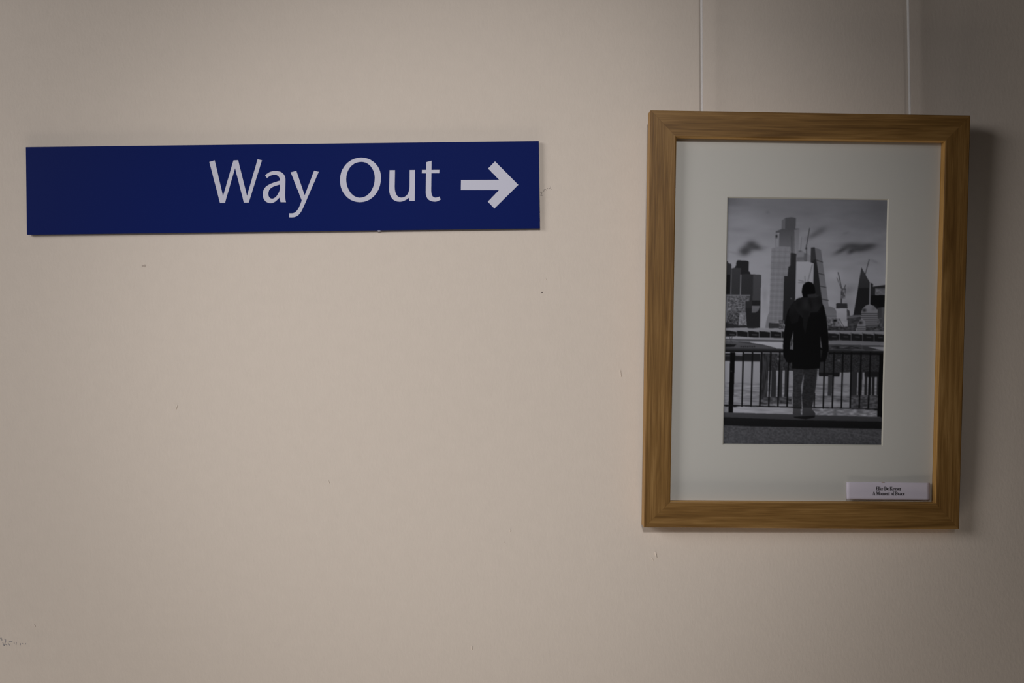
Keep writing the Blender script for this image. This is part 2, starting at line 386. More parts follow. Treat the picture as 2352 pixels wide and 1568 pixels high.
def rail_mesh(name, L, m, m_start, m_end):
    """moulding along local X; z = 0 is the outer edge, inner edge at z = -m; y = 0 is the front"""
    prof = [(0, DEP), (0, .0010), (.0003, .0003), (.0010, 0), (m * .5, 0), (m - .0014, 0), (m - .0004, .0004), (m, .0013),
            (m, .0070), (m - .0002, .0088), (m - .006, .0088), (m - .006, DEP)]
    bm = bmesh.new()
    A, B = [], []
    for s, d in prof:
        A.append(bm.verts.new((-L / 2 + s * m_start / m + .00004, d, -s)))
        B.append(bm.verts.new((L / 2 - s * m_end / m - .00004, d, -s)))
    n = len(prof)
    for i in range(n):
        j = (i + 1) % n
        f = bm.faces.new((A[i], A[j], B[j], B[i]))
        f.material_index = 1 if i in (0, 6, 7, 8) else 0        # outer side and inner lip: paler cut oak, with some side light put into its colour
    bm.faces.new(A); bm.faces.new(B[::-1])
    bmesh.ops.recalc_face_normals(bm, faces=bm.faces)
    me = bpy.data.meshes.new(name); bm.to_mesh(me); bm.free()
    return me

mL = (FW - IW) / 2 + ICX; mR = (FW - IW) / 2 - ICX
mT = (FH - IH) / 2 - ICZ; mB = (FH - IH) / 2 + ICZ
# (angle about the frame normal, position, length, width, widths of the rails met at each end)
for ang, pos, L, m, ms, me_ in ((0, (0, 0, FH / 2), FW, mT, mL, mR), (-90, (FW / 2, 0, 0), FH, mR, mT, mB),
                                (180, (0, 0, -FH / 2), FW, mB, mR, mL), (90, (-FW / 2, 0, 0), FH, mL, mB, mT)):
    o = link('frame_rail', rail_mesh('frame_rail', L, m, ms, me_), M_OAK, frame)
    o.data.materials.append(M_OAK_EDGE_LIT)
    o.location = pos
    o.rotation_euler = (0, -math.radians(ang) if ang != 180 else math.pi, 0)
    if ang in (90, -90):
        o.rotation_euler = (0, math.radians(-ang), 0)
    o['label'] = {0: 'top oak rail', 180: 'bottom oak rail', -90: 'right oak rail', 90: 'left oak rail'}[ang]

GX, GZ = ICX, ICZ
gw, gh = IW + .009, IH + .009
gme = box_mesh('glass', GX - gw / 2, GX + gw / 2, .0090, .0090 + .0004, GZ - gh / 2, GZ + gh / 2)
o = link('glass', gme, M_GLASS, frame)
gme.materials.append(M_CLEAR)                     # reflection sits on the front face, the other faces are clear
for f in gme.polygons:
    f.material_index = 0 if f.normal.y < -0.5 else 1
o.location = (0, -.0017, 0)
o.scale = ((IW - .0004) / gw, 1, (IH - .0004) / gh)
o['label'] = 'clear picture glass'

# window mount with a bevelled opening
def mount_mesh():
    bm = bmesh.new()
    yf, yb, bev = E_PRINT - .0014, E_PRINT, .0012
    ow, oh = IW / 2 + .0045, IH / 2 + .0045
    def ring(y, hw, hh, cx, cz):
        return [bm.verts.new((cx - hw, y, cz + hh)), bm.verts.new((cx + hw, y, cz + hh)), bm.verts.new((cx + hw, y, cz - hh)), bm.verts.new((cx - hw, y, cz - hh))]
    of = ring(yf, ow, oh, ICX, ICZ); ob = ring(yb, ow, oh, ICX, ICZ)
    af = ring(yf, AW / 2 + bev, AH / 2 + bev, AX, AZ); ab = ring(yb, AW / 2, AH / 2, AX, AZ)
    for i in range(4):
        j = (i + 1) % 4
        bm.faces.new((of[i], of[j], af[j], af[i])).material_index = 0
        bm.faces.new((af[i], af[j], ab[j], ab[i])).material_index = 1
        bm.faces.new((ab[i], ab[j], ob[j], ob[i])).material_index = 0
        bm.faces.new((ob[i], ob[j], of[j], of[i])).material_index = 0
    bmesh.ops.recalc_face_normals(bm, faces=bm.faces)
    me = bpy.data.meshes.new('mount'); bm.to_mesh(me); bm.free()
    return me
o = link('mount', mount_mesh(), M_MAT, frame); o.data.materials.append(M_MATCORE)
o['label'] = 'wide off-white window mount'
o = link('backing_board', box_mesh('backing_board', ICX - IW / 2 - .004, ICX + IW / 2 + .004, .0104, .0125, ICZ - IH / 2 - .004, ICZ + IH / 2 + .004), M_BACK, frame)

# ---- the print: painted tone by tone into a numpy canvas, stored on a fine flat mesh
OPS = [["B",112,[1202,1063],[1859,1272],0,0.5],
["B",118,[2126,2537],[3425,1614],0,0.5],
["B",92,[4490,153],[6360,783],0,0.6],
["B",76,[102,98],[783,587],0,0.7],
["B",80,[9632,266],[1272,1076],0,0.8],
["B",112,[5521,1720],[1957,587],-10,0.4],
["B",88,[8436,1065],[1223,294],0,0.5],
["B",92,[771,1318],[881,196],0,0.5],
["B",98,[745,438],[978,147],0,0.5],
["B",58,[1283,2102],[465,294],-25,0.85],
["B",58,[1569,1895],[367,269],0,0.85],
["B",58,[1865,2002],[440,196],10,0.85],
["B",58,[1139,2182],[294,245],0,0.85],
["B",96,[506,2234],[489,88],10,0.5],
["B",84,[2553,595],[147,98],0,0.7],
["B",98,[2402,1998],[196,73],0,0.5],
["B",78,[5464,1468],[538,186],-28,0.85],
["B",78,[5849,1301],[416,215],-25,0.85],
["B",58,[7199,2070],[538,157],-28,0.85],
["B",58,[7928,1906],[783,205],0,0.85],
["B",58,[8811,1899],[587,166],-8,0.85],
["B",58,[8276,2029],[783,196],-5,0.85],
["B",58,[7788,2112],[294,147],-30,0.85],
["B",88,[7419,1389],[294,108],-20,0.5],
["B",92,[9226,2512],[342,98],25,0.5],
["B",128,[6744,3070],[538,416],0,0.8],
["B",116,[6463,3452],[440,440],0,0.6],
["B",92,[7650,3696],[538,342],-20,0.7],
["B",96,[7571,4236],[587,440],0,0.6],
["B",96,[2464,3957],[196,587],0,0.5],
["B",118,[9495,3112],[685,391],0,0.5],
["B",120,[2399,5009],[196,440],0,0.6],
["P",46,[[4,2569],[126,2578],[177,2663],[353,2677],[367,3150],[21,3153]]],
["P",27,[[20,3121],[366,3119],[362,3972],[21,3975]]],
["P",36,[[549,2865],[619,2763],[653,2754],[663,2596],[749,2532],[1042,2545],[1345,2552],[1434,2590],[1431,2968],[1530,3015],[1534,3141],[533,3149]]],
["P",[52,46],[[378,2866],[548,2833],[963,2846],[958,3968],[372,3972]]],
["P",[46,40],[[971,3098],[1263,3074],[2217,3105],[2210,5226],[986,5234],[946,3905]]],
["P",[60,56],[[1728,3108],[2202,3111],[2205,4148],[1712,4152]]],
["P",34,[[1687,4152],[2205,4148],[2203,4402],[1670,4406]]],
["L",110,[957,3114],[947,3920],44],
["L",80,[347,3119],[341,3925],39],
["P",36,[[1012,4448],[2195,4440],[2171,5249],[1036,5256]]],
["P",[84,74],[[1679,4358],[2183,4361],[2146,4440],[2081,4552],[1922,4632],[1687,4640]]],
["P",62,[[43,3902],[1534,3929],[1517,4176],[1273,4193],[1352,5191],[81,5200]]],
["N",74,30,[5,2.2],[[142,3964],[1242,3972],[1235,4574],[136,4581]]],
["N",62,32,[4.5,2.4],[[160,4581],[1235,4574],[886,5146],[153,5151]]],
["P",[96,104],[[920,4639],[1310,4620],[1376,5175],[862,5178]]],
["N",94,22,[2.5,5],[[920,4639],[1310,4620],[1376,5175],[862,5178]]],
["L",88,[69,3949],[1534,3938],68],
["L",96,[139,4012],[110,5025],49],
["L",84,[1251,3972],[1236,4605],39],
["N",66,24,[6,4],[[1267,3988],[1511,3986],[1502,4176],[1272,4177]]],
["P",40,[[52,5041],[886,5162],[1351,5143],[1352,5207],[2209,5217],[2211,5270],[59,5285]]],
["P",66,[[3417,918],[3658,806],[4023,778],[4293,810],[4282,1242],[3419,1265]]],
["P",80,[[3422,924],[3634,828],[3638,1247],[3423,1258]]],
["P",[66,92],[[3051,1362],[3452,1249],[4527,1233],[4491,2360],[3039,2056]]],
["P",104,[[3053,1425],[3286,1408],[3272,2023],[3053,2056]]],
["B",30,[3120,1551],[68,117],0,0.9],
["P",[90,104],[[4211,1289],[4527,1240],[4493,2265],[4267,2235]]],
["L",62,[4048,1543],[4085,2205],49],
["P",[98,92],[[2818,2042],[3377,1952],[3989,1969],[4031,2206],[4014,2743],[3878,2776],[3856,3124],[3660,3141],[3598,4994],[2753,5064],[2803,3100]]],
["L",86,[2816,2152],[3976,2162],29],
["L",104,[2813,2266],[3961,2276],29],
["L",86,[2811,2380],[3945,2390],29],
["L",104,[2808,2493],[3929,2503],29],
["L",86,[2806,2607],[3914,2617],29],
["L",104,[2803,2721],[3898,2731],29],
["L",86,[2801,2835],[3883,2845],29],
["L",104,[2798,2948],[3867,2959],29],
["L",86,[2796,3062],[3851,3073],29],
["L",104,[2793,3176],[3836,3187],29],
["L",86,[2791,3290],[3820,3301],29],
["L",104,[2788,3404],[3804,3415],29],
["L",86,[2785,3518],[3789,3529],29],
["L",104,[2783,3631],[3773,3643],29],
["L",86,[2780,3745],[3757,3757],29],
["L",104,[2778,3859],[3742,3871],29],
["L",86,[2775,3973],[3726,3985],29],
["L",104,[2773,4087],[3710,4099],29],
["L",86,[2770,4201],[3695,4214],29],
["L",104,[2768,4315],[3679,4328],29],
["L",86,[2765,4429],[3663,4442],29],
["L",104,[2763,4544],[3648,4556],29],
["L",86,[2760,4658],[3632,4671],29],
["L",104,[2757,4772],[3616,4785],29],
["L",86,[2755,4886],[3601,4899],29],
["L",88,[2994,2025],[2883,4999],20],
["L",104,[3170,2023],[3015,4998],20],
["L",88,[3345,2022],[3148,4997],20],
["L",104,[3521,2021],[3280,4997],20],
["L",88,[3697,2019],[3412,4996],20],
["L",104,[3873,2018],[3544,4995],20],
["B",88,[3255,2717],[587,147],-5,0.5],
["L",90,[2779,3116],[3635,3125],24],
["P",92,[[2529,5256],[2593,4944],[2683,4722],[2758,4610],[2759,5254]]],
["P",[44,34],[[4021,2206],[4365,2241],[4357,4069],[4145,4477],[4116,5086],[3601,5089],[3636,3141],[3846,3139],[3893,2775],[4014,2727]]],
["B",90,[4106,4046],[49,49],0,0.9],
["P",48,[[2752,5038],[3380,5050],[3396,5256],[2759,5260]]],
["N",70,24,[5,6],[[3376,4939],[3694,4937],[3706,5286],[3387,5288]]],
["P",98,[[4388,2203],[4557,2132],[4728,2137],[5025,2236],[5272,2306],[5283,2622],[4375,2551]]],
["P",84,[[4418,2376],[4858,2357],[4863,2499],[4423,2519]]],
["P",78,[[4843,2215],[5039,2229],[5040,2545],[4853,2515]]],
["P",[122,114],[[4375,2557],[5060,2539],[5445,2631],[5486,4251],[4358,4260]]],
["L",70,[4375,2544],[5035,2539],34],
["L",98,[5368,2685],[5125,3319],78],
["L",94,[4924,3147],[4950,3352],59],
["L",96,[4547,3308],[4842,3353],68],
["L",88,[4526,3409],[4967,3406],39],
["L",58,[5152,1219],[4960,2040],49],
["L",70,[4969,1898],[5011,2261],59],
["B",50,[4964,2025],[68,68],0,0.9],
["L",92,[4675,1585],[4620,2122],44],
["B",66,[4596,2138],[127,49],0,0.8],
["P",[82,92],[[5491,1989],[5876,2065],[6016,2569],[6272,3580],[6491,4530],[6105,4437],[5595,2446]]],
["P",[42,34],[[5266,1991],[5491,1973],[5512,2036],[5594,2414],[5762,3014],[6038,4184],[6148,4532],[5765,4535],[5459,3491],[5464,2621],[5267,2581]]],
["P",50,[[5266,1991],[5491,1973],[5604,2430],[5281,2575]]],
["L",46,[5596,2484],[6016,2575],39],
["L",46,[5737,3014],[6131,3081],39],
["L",46,[5878,3535],[6262,3586],39],
["L",46,[5994,4057],[6428,4111],39],
["P",[86,92],[[6201,4379],[6495,4346],[6816,4413],[6954,4564],[6964,4850],[6341,4870]]],
["L",66,[6312,4744],[6951,4739],29],
["L",60,[6986,2979],[7257,3690],54],
["L",74,[6915,3185],[7180,3611],39],
["L",64,[7465,3482],[7286,3832],54],
["L",56,[7227,3674],[7228,4245],98],
["N",80,28,[3,4],[[7180,3611],[7499,3609],[7465,4021],[7195,4023]]],
["P",58,[[7578,4433],[7754,4527],[7797,4781],[7595,4909]]],
["P",[124,110],[[6929,4406],[7587,4401],[7597,4957],[6968,4961]]],
["P",46,[[6908,4241],[6981,4215],[7595,4220],[7627,4417],[6915,4428]]],
["P",84,[[6365,4854],[6953,4803],[6982,4945],[7670,4925],[7678,5157],[6401,5165]]],
["N",74,32,[6,6],[[6365,4838],[7200,4833],[7211,5160],[6401,5165]]],
["P",116,[[7105,4944],[7655,4934],[7663,5157],[7310,5159]]],
["L",60,[7102,4849],[7408,5158],34],
["L",60,[6906,4866],[6622,5164],34],
["P",30,[[6759,4877],[6955,4876],[6968,4952],[6762,4963]]],
["L",66,[8895,2451],[8681,3023],54],
["P",[48,34],[[8425,2753],[8964,3360],[9187,3422],[9167,3533],[10024,3447],[10038,4447],[9054,4454],[8473,4712],[7996,4716]]],
["P",[56,46],[[8426,2762],[8938,3344],[8898,3582],[8284,3587]]],
["P",34,[[8284,3587],[8898,3582],[8899,4265],[8491,4522],[8473,4697],[8020,4700]]],
["P",[92,84],[[9366,3611],[9931,3597],[9917,3876],[9352,3880]]],
["N",86,14,[8,5],[[9317,3595],[9956,3590],[9967,3876],[9327,3881]]],
["P",24,[[9082,3882],[10015,3863],[10035,4384],[9347,4388],[9046,4232]]],
["P",[56,60],[[9494,4387],[9764,4354],[10034,4352],[10056,5178],[9524,5182]]],
["P",[70,60],[[9739,4360],[10034,4352],[10055,5146],[9769,5148]]],
["P",[56,48],[[7641,4814],[7981,4684],[8472,4681],[8492,5221],[7656,5227]]],
["N",52,14,[10,4],[[7641,4814],[8473,4712],[8492,5221],[7656,5227]]],
["P",78,[[7589,4719],[8472,4681],[8475,4760],[7593,4830]]],
["P",[100,92],[[8477,4554],[8551,4426],[8753,4297],[8997,4239],[9270,4310],[9488,4483],[9526,5214],[8502,5221]]],
["L",54,[8490,4623],[9493,4623],54],
["L",54,[8493,4706],[9496,4705],54],
["L",54,[8496,4789],[9500,4788],54],
["L",54,[8499,4871],[9503,4870],54],
["L",54,[8502,4954],[9506,4953],54],
["L",54,[8505,5036],[9509,5036],54],
["L",54,[8508,5119],[9512,5118],54],
["L",54,[8511,5202],[9515,5201],54],
["B",36,[8672,4489],[137,117],0,0.95],
["B",82,[9249,4421],[176,137],-30,0.8],
["P",98,[[8177,5334],[8287,5000],[8430,4872],[8552,4845],[8726,4901],[8831,5330]]],
["L",60,[8244,5153],[8810,5155],49],
["L",60,[8246,5229],[8812,5231],49],
["L",60,[8249,5299],[8815,5301],49],
["B",38,[8459,4992],[147,117],0,0.95],
["L",104,[8994,3376],[8997,4251],73],
["N",66,22,[6,4],[[9279,5215],[10066,5178],[10072,5337],[9284,5343]]],
["N",66,24,[5,6],[[9510,4800],[9781,4799],[9795,5180],[9524,5182]]],
["P",44,[[6425,5165],[8194,5153],[8177,5334],[6431,5330]]],
["N",50,18,[8,4],[[6425,5165],[8194,5153],[8176,5318],[6431,5324]]],
["P",56,[[8785,5155],[10065,5146],[10072,5337],[8792,5346]]],
["N",60,20,[8,4],[[8785,5155],[10065,5146],[10071,5321],[8791,5330]]],
["P",[106,100],[[34,5273],[1378,5238],[1575,5288],[2210,5239],[2701,5280],[3731,5304],[3735,5444],[38,5422]]],
["P",[104,92],[[6431,5324],[7611,5341],[10052,5337],[10058,5481],[6436,5458]]],
["P",40,[[37,5374],[3734,5396],[3742,5651],[45,5644]]],
["P",36,[[6435,5442],[10057,5465],[10069,5767],[6446,5744]]],
["P",28,[[100,5374],[748,5426],[753,5610],[107,5589]]],
["P",80,[[51,5355],[100,5361],[108,5643],[59,5644]]],
["P",100,[[198,5360],[795,5385],[796,5426]]],
["L",58,[349,5524],[619,5529],68],
["P",28,[[795,5375],[1442,5428],[1448,5615],[801,5594]]],
["P",80,[[745,5357],[795,5363],[803,5645],[754,5645]]],
["P",100,[[892,5362],[1490,5386],[1491,5428]]],
["L",30,[1044,5526],[1313,5530],68],
["P",28,[[1490,5377],[2138,5430],[2144,5620],[1497,5599]]],
["P",80,[[1440,5358],[1489,5364],[1498,5647],[1449,5647]]],
["P",100,[[1587,5364],[2185,5388],[2187,5429]]],
["L",58,[1739,5528],[2009,5532],68],
["P",28,[[2185,5379],[2833,5431],[2839,5625],[2192,5604]]],
["P",80,[[2135,5360],[2185,5366],[2193,5648],[2144,5649]]],
["P",100,[[2283,5365],[2881,5390],[2882,5431]]],
["L",30,[2435,5529],[2704,5534],68],
["P",28,[[2881,5380],[3529,5433],[3536,5630],[2888,5609]]],
["P",80,[[2831,5361],[2880,5367],[2889,5650],[2840,5650]]],
["P",100,[[2978,5367],[3577,5391],[3578,5432]]],
["L",58,[3130,5531],[3400,5535],68],
["P",28,[[3577,5382],[4226,5434],[4232,5635],[3584,5613]]],
["P",80,[[3527,5363],[3576,5369],[3585,5652],[3536,5652]]],
["P",100,[[3674,5368],[4273,5393],[4275,5434]]],
["L",30,[3827,5532],[4097,5537],68],
["P",30,[[6474,5432],[7135,5491],[7142,5707],[6483,5689]]],
["L",70,[6444,5410],[6457,5775],44],
["P",92,[[6542,5400],[7152,5421],[7154,5484]]],
["L",60,[6720,5570],[6966,5575],59],
["P",30,[[7192,5433],[7853,5492],[7861,5712],[7201,5694]]],
["L",70,[7161,5405],[7174,5771],44],
["P",92,[[7259,5401],[7870,5426],[7872,5489]]],
["L",60,[7437,5572],[7684,5576],59],
["P",30,[[7910,5435],[8571,5494],[8579,5717],[7919,5699]]],
["L",70,[7879,5400],[7892,5766],44],
["P",92,[[7977,5403],[8588,5430],[8591,5494]]],
["L",60,[8156,5573],[8402,5578],59],
["P",30,[[8628,5436],[9290,5495],[9299,5721],[8638,5704]]],
["L",70,[8597,5395],[8611,5761],44],
["P",92,[[8696,5404],[9307,5435],[9310,5498]]],
["L",60,[8874,5575],[9121,5579],59],
["P",30,[[9347,5438],[10009,5497],[10018,5726],[9357,5708]]],
["L",70,[9316,5390],[9329,5756],44],
["P",92,[[9415,5405],[10027,5440],[10029,5503]]],
["L",60,[9593,5576],[9840,5581],59],
["P",[110,104],[[44,5615],[752,5591],[1831,5641],[3693,5651],[3696,5737],[47,5723]]],
["P",[84,94],[[6470,5728],[7133,5707],[10069,5767],[10074,5895],[6475,5871]]],
["L",58,[47,5736],[3697,5762],78],
["P",[70,62],[[48,5761],[3697,5781],[3708,6112],[59,6136]]],
["P",88,[[49,5780],[905,5797],[1836,5822],[3699,5826],[3698,5794],[48,5748]]],
["P",[128,120],[[1591,5814],[3699,5826],[3707,6086],[3217,6077],[2428,5936],[1641,5846]]],
["L",46,[906,5828],[2428,5936],39],
["L",54,[2428,5936],[3216,6067],39],
["P",28,[[28,5907],[762,5928],[619,6024],[32,6040]]],
["L",60,[313,5626],[516,5879],49],
["L",60,[508,5593],[370,5879],44],
["B",28,[1059,6008],[49,44],0,0.9],
["B",28,[1196,6017],[49,44],0,0.9],
["B",28,[1333,6006],[49,44],0,0.9],
["B",28,[1470,6015],[49,44],0,0.9],
["B",28,[1607,6005],[49,44],0,0.9],
["B",28,[1744,6013],[49,44],0,0.9],
["B",28,[1881,6003],[49,44],0,0.9],
["P",62,[[6475,5877],[10074,5904],[10077,5974],[6477,5950]]],
["P",[56,48],[[6477,5934],[7631,5895],[8914,5966],[10053,6134],[6485,6157]]],
["N",50,24,[12,3],[[6551,5950],[8618,5952],[8622,6079],[6556,6093]]],
["P",[108,102],[[9037,5975],[10057,5981],[10063,6134],[9558,6067]]],
["L",80,[6508,6119],[8722,6098],44],
["P",[114,98],[[34,6110],[10082,6108],[10059,8856],[-61,8752]]],
["N",100,16,[26,4],[[74,7477],[10105,7480],[10059,8856],[-36,8752]]],
["P",34,[[63,6285],[2341,6286],[2302,6620],[48,6593]]],
["P",[88,80],[[724,6280],[1189,6287],[1119,6395],[702,6379]]],
["L",70,[91,6389],[360,6381],49],
["L",62,[72,6593],[2253,6604],59],
["P",50,[[2291,6270],[4351,6273],[4326,6973],[3490,6947],[2755,6983],[2263,6954]]],
["N",46,14,[2.5,5],[[2291,6270],[4351,6273],[4325,6957],[2313,6970]]],
["P",46,[[2243,6286],[2807,6299],[2744,8194],[2275,8101]]],
["N",46,14,[3,20],[[2243,6286],[2807,6299],[2744,8194],[2275,8101]]],
["P",42,[[2974,6918],[3268,6916],[3281,8095],[2962,8097]]],
["P",42,[[3440,6915],[3661,6914],[3650,8093],[3429,8095]]],
["P",42,[[3808,6913],[4053,6911],[4043,8091],[3797,8092]]],
["N",62,22,[10,4],[[2273,8037],[4262,8026],[4272,8313],[2307,8356]]],
["B",112,[3377,6502],[68,78],0,0.9],
["B",100,[3371,6311],[59,49],0,0.8],
["B",100,[3641,6309],[88,44],0,0.7],
["B",70,[2932,7141],[68,294],0,0.5],
["P",46,[[5824,6247],[9762,6254],[9742,7003],[7229,7019],[7186,7195],[5930,7171]]],
["N",44,12,[4,2],[[6169,6277],[9714,6270],[9692,6988],[6195,7010]]],
["P",30,[[5900,7027],[7239,7025],[7210,7195],[5955,7180]]],
["B",90,[7162,6541],[108,59],20,0.8],
["P",44,[[7941,6983],[8336,6980],[8317,8226],[7936,8196]]],
["P",40,[[8409,6980],[8656,6978],[8622,8064],[8400,8066]]],
["P",32,[[8779,6978],[9691,6972],[9675,7195],[8787,7201]]],
["P",38,[[8801,7169],[8959,7168],[8953,8063],[8795,8063]]],
["P",38,[[9057,7167],[9215,7166],[9209,8061],[9051,8062]]],
["P",38,[[9264,7166],[9422,7165],[9416,8060],[9259,8061]]],
["P",38,[[9575,7164],[9733,7163],[9727,8058],[9569,8059]]],
["P",50,[[6518,7119],[6789,7117],[6749,8075],[6503,8077]]],
["N",64,20,[10,5],[[7902,7941],[9728,7930],[9699,8474],[7921,8452]]],
["N",84,20,[14,4],[[5735,7953],[7905,8005],[7913,8228],[5744,8209]]],
["N",112,12,[30,4],[[641,8445],[4327,8488],[4334,8728],[624,8701]]],
["N",98,26,[14,5],[[5557,8482],[9602,8523],[9612,8795],[5763,8768]]],
["P",[56,14],[[33,6063],[3659,6093],[3663,6245],[38,6244]]],
["P",[48,14],[[6483,6100],[10083,6124],[10060,6293],[6489,6278]]],
["L",22,[1203,6246],[1180,8426],93],
["L",22,[1776,6242],[1745,8423],93],
["L",22,[2349,6238],[2290,8420],93],
["L",22,[2913,6234],[2849,8417],93],
["L",22,[3477,6231],[3419,8414],93],
["L",22,[4026,6227],[3990,8411],93],
["L",22,[6265,6213],[6246,8478],93],
["L",22,[6845,6209],[6812,8474],93],
["L",22,[7406,6205],[7379,8471],93],
["L",22,[7938,6202],[7932,8468],93],
["L",22,[8538,6198],[8499,8465],93],
["L",22,[9119,6194],[9066,8462],93],
["L",26,[5694,7890],[5679,8449],83],
["P",16,[[390,6251],[699,6249],[624,8701],[345,8702]]],
["P",18,[[9702,6238],[10058,6252],[10033,8825],[9638,8811]]],
["P",24,[[-23,8370],[4374,8424],[4375,8466],[-22,8411]]],
["P",26,[[5506,8434],[9650,8481],[9651,8519],[5507,8472]]],
["B",18,[224,8416],[147,78],0,0.9],
["B",18,[739,8429],[147,68],0,0.9],
["B",20,[9553,8523],[147,68],0,0.9],
["B",60,[481,7013],[49,49],0,0.8],
["P",[56,48],[[-14,8682],[4384,8741],[10058,8824],[10042,9049],[4786,8997],[-32,8912]]],
["P",[28,24],[[-33,8880],[4786,8975],[10041,9010],[10038,9337],[4304,9288],[-47,9215]]],
["P",[58,62],[[-72,9199],[1844,9247],[4303,9259],[10052,9312],[10055,10043],[-71,10094]]],
["N",62,9,[5,4],[[-71,9231],[1844,9269],[4303,9278],[10053,9337],[10055,10043],[-71,10094]]],
["L",72,[6671,9355],[10042,9697],44],
["L",70,[6769,9339],[10031,9418],29],
["P",[52,44],[[4294,6751],[5055,6746],[5021,7192],[4848,7608],[4909,8533],[4376,8504],[4309,7962],[4391,7451]]],
["P",[46,40],[[4957,6746],[5866,6741],[5779,7506],[5686,7954],[5534,8530],[4968,8533],[4889,7958],[4976,7320]]],
["N",44,9,[7,1.6],[[4320,6814],[4910,6810],[4816,8406],[4348,8409]]],
["N",40,8,[7,1.6],[[4959,6810],[5794,6805],[5505,8402],[4963,8405]]],
["P",92,[[5017,7065],[4980,7447],[4934,7830],[4889,7958],[4818,7608],[4882,7448]]],
["P",[58,50],[[4386,8488],[4828,8486],[4868,8805],[4659,8880],[4347,8798]]],
["P",[54,44],[[4956,8469],[5482,8466],[5786,8704],[5725,8810],[5202,8921],[4967,8820]]],
["P",26,[[4387,8840],[5764,8784],[5717,8864],[5178,8941],[4487,8887]]],
["P",36,[[4373,8408],[4905,8437],[4893,8517],[4376,8504]]],
["P",18,[[4766,3994],[4426,4075],[4092,4347],[3902,4554],[3778,4936],[3709,5381],[3654,5953],[3681,6334],[3897,6619],[4144,6666],[4240,6617],[4249,6878],[5110,6914],[5969,6867],[6009,6606],[6328,6588],[6508,6125],[6462,5521],[6324,4791],[6162,4364],[5973,4159],[5843,3938],[5545,3829]]],
["P",84,[[4281,5345],[4287,6114],[4091,6103],[4116,5823],[4205,5568]]],
["P",40,[[4185,5695],[4244,5695],[4216,5886],[4123,6045]]],
["P",74,[[5956,5524],[6103,6064],[5988,6001]]],
["P",36,[[5976,6097],[6115,6128],[6030,6510]]],
["P",25,[[4067,4347],[4330,4139],[4571,4027],[4818,4072],[4686,4549],[4554,4994],[4164,5060],[3956,4681]]],
["P",31,[[4235,4251],[4571,4027],[5109,3991],[5595,3861],[5953,4001],[6061,4285],[5766,4573],[5326,4608],[5234,4799],[4893,4865],[4441,4551]]],
["B",42,[5021,4293],[245,440],0,0.6],
["B",38,[5663,4415],[294,294],-30,0.5],
["B",24,[4531,4296],[196,342],20,0.7],
["B",22,[5313,4227],[108,391],-15,0.7],
["B",34,[4241,4425],[245,294],30,0.5],
["B",22,[4158,4870],[196,294],0,0.6],
["B",26,[5850,4160],[147,245],0,0.6],
["B",26,[4933,4579],[294,196],0,0.6],
["P",27,[[4834,4548],[5250,4545],[5145,5053],[5022,5483],[4877,5119]]],
["P",16,[[4765,3661],[4823,3502],[4991,3390],[5161,3360],[5393,3403],[5545,3560],[5602,3781],[5546,3877],[5155,3896],[5084,3991],[4839,3977],[4749,3788]]],
["P",[46,40],[[5105,3880],[5594,3845],[5843,3938],[5600,4003],[5158,4006]]]]
NX, NY, SS = 360, 552, 2
W, H = NX * SS, NY * SS
rng = np.random.default_rng(7)
U, V = np.meshgrid((np.arange(W) + .5) / W, (np.arange(H) + .5) / H)
ASP = AH / AW
img = 84 + 34 * np.clip(V / .40, 0, 1) ** .8 - 6 * np.clip((V - .42) / .1, 0, 1)

def vnoise(w, h, cw, chh):
    gx, gy = int(w / cw) + 3, int(h / chh) + 3
    g = rng.random((gy, gx))
    xs = np.arange(w) / cw; ys = np.arange(h) / chh
    xi, yi = xs.astype(int), ys.astype(int); xf, yf = xs - xi, ys - yi
    a = g[yi][:, xi]; b_ = g[yi][:, xi + 1]; c_ = g[yi + 1][:, xi]; d_ = g[yi + 1][:, xi + 1]
    xf = xf[None, :]; yf = yf[:, None]
    return (a * (1 - xf) + b_ * xf) * (1 - yf) + (c_ * (1 - xf) + d_ * xf) * yf

def inside(pts, x0, x1, y0, y1):
    X = U[y0:y1, x0:x1] * W; Y = V[y0:y1, x0:x1] * H
    m = np.zeros(X.shape, bool)
    n = len(pts)
    for i in range(n):
        ax_, ay = pts[i]; bx, by = pts[(i + 1) % n]
        if ay == by: continue
        c = ((ay > Y) != (by > Y)) & (X < (bx - ax_) * (Y - ay) / (by - ay) + ax_)
        m ^= c
    return m

def bbox(pts, pad=0):
    xs = [q[0] for q in pts]; ys = [q[1] for q in pts]
    x0 = max(int(min(xs) - pad), 0); x1 = min(int(max(xs) + pad) + 2, W)
    y0 = max(int(min(ys) - pad), 0); y1 = min(int(max(ys) + pad) + 2, H)
    return x0, max(x1, x0), y0, max(y1, y0)

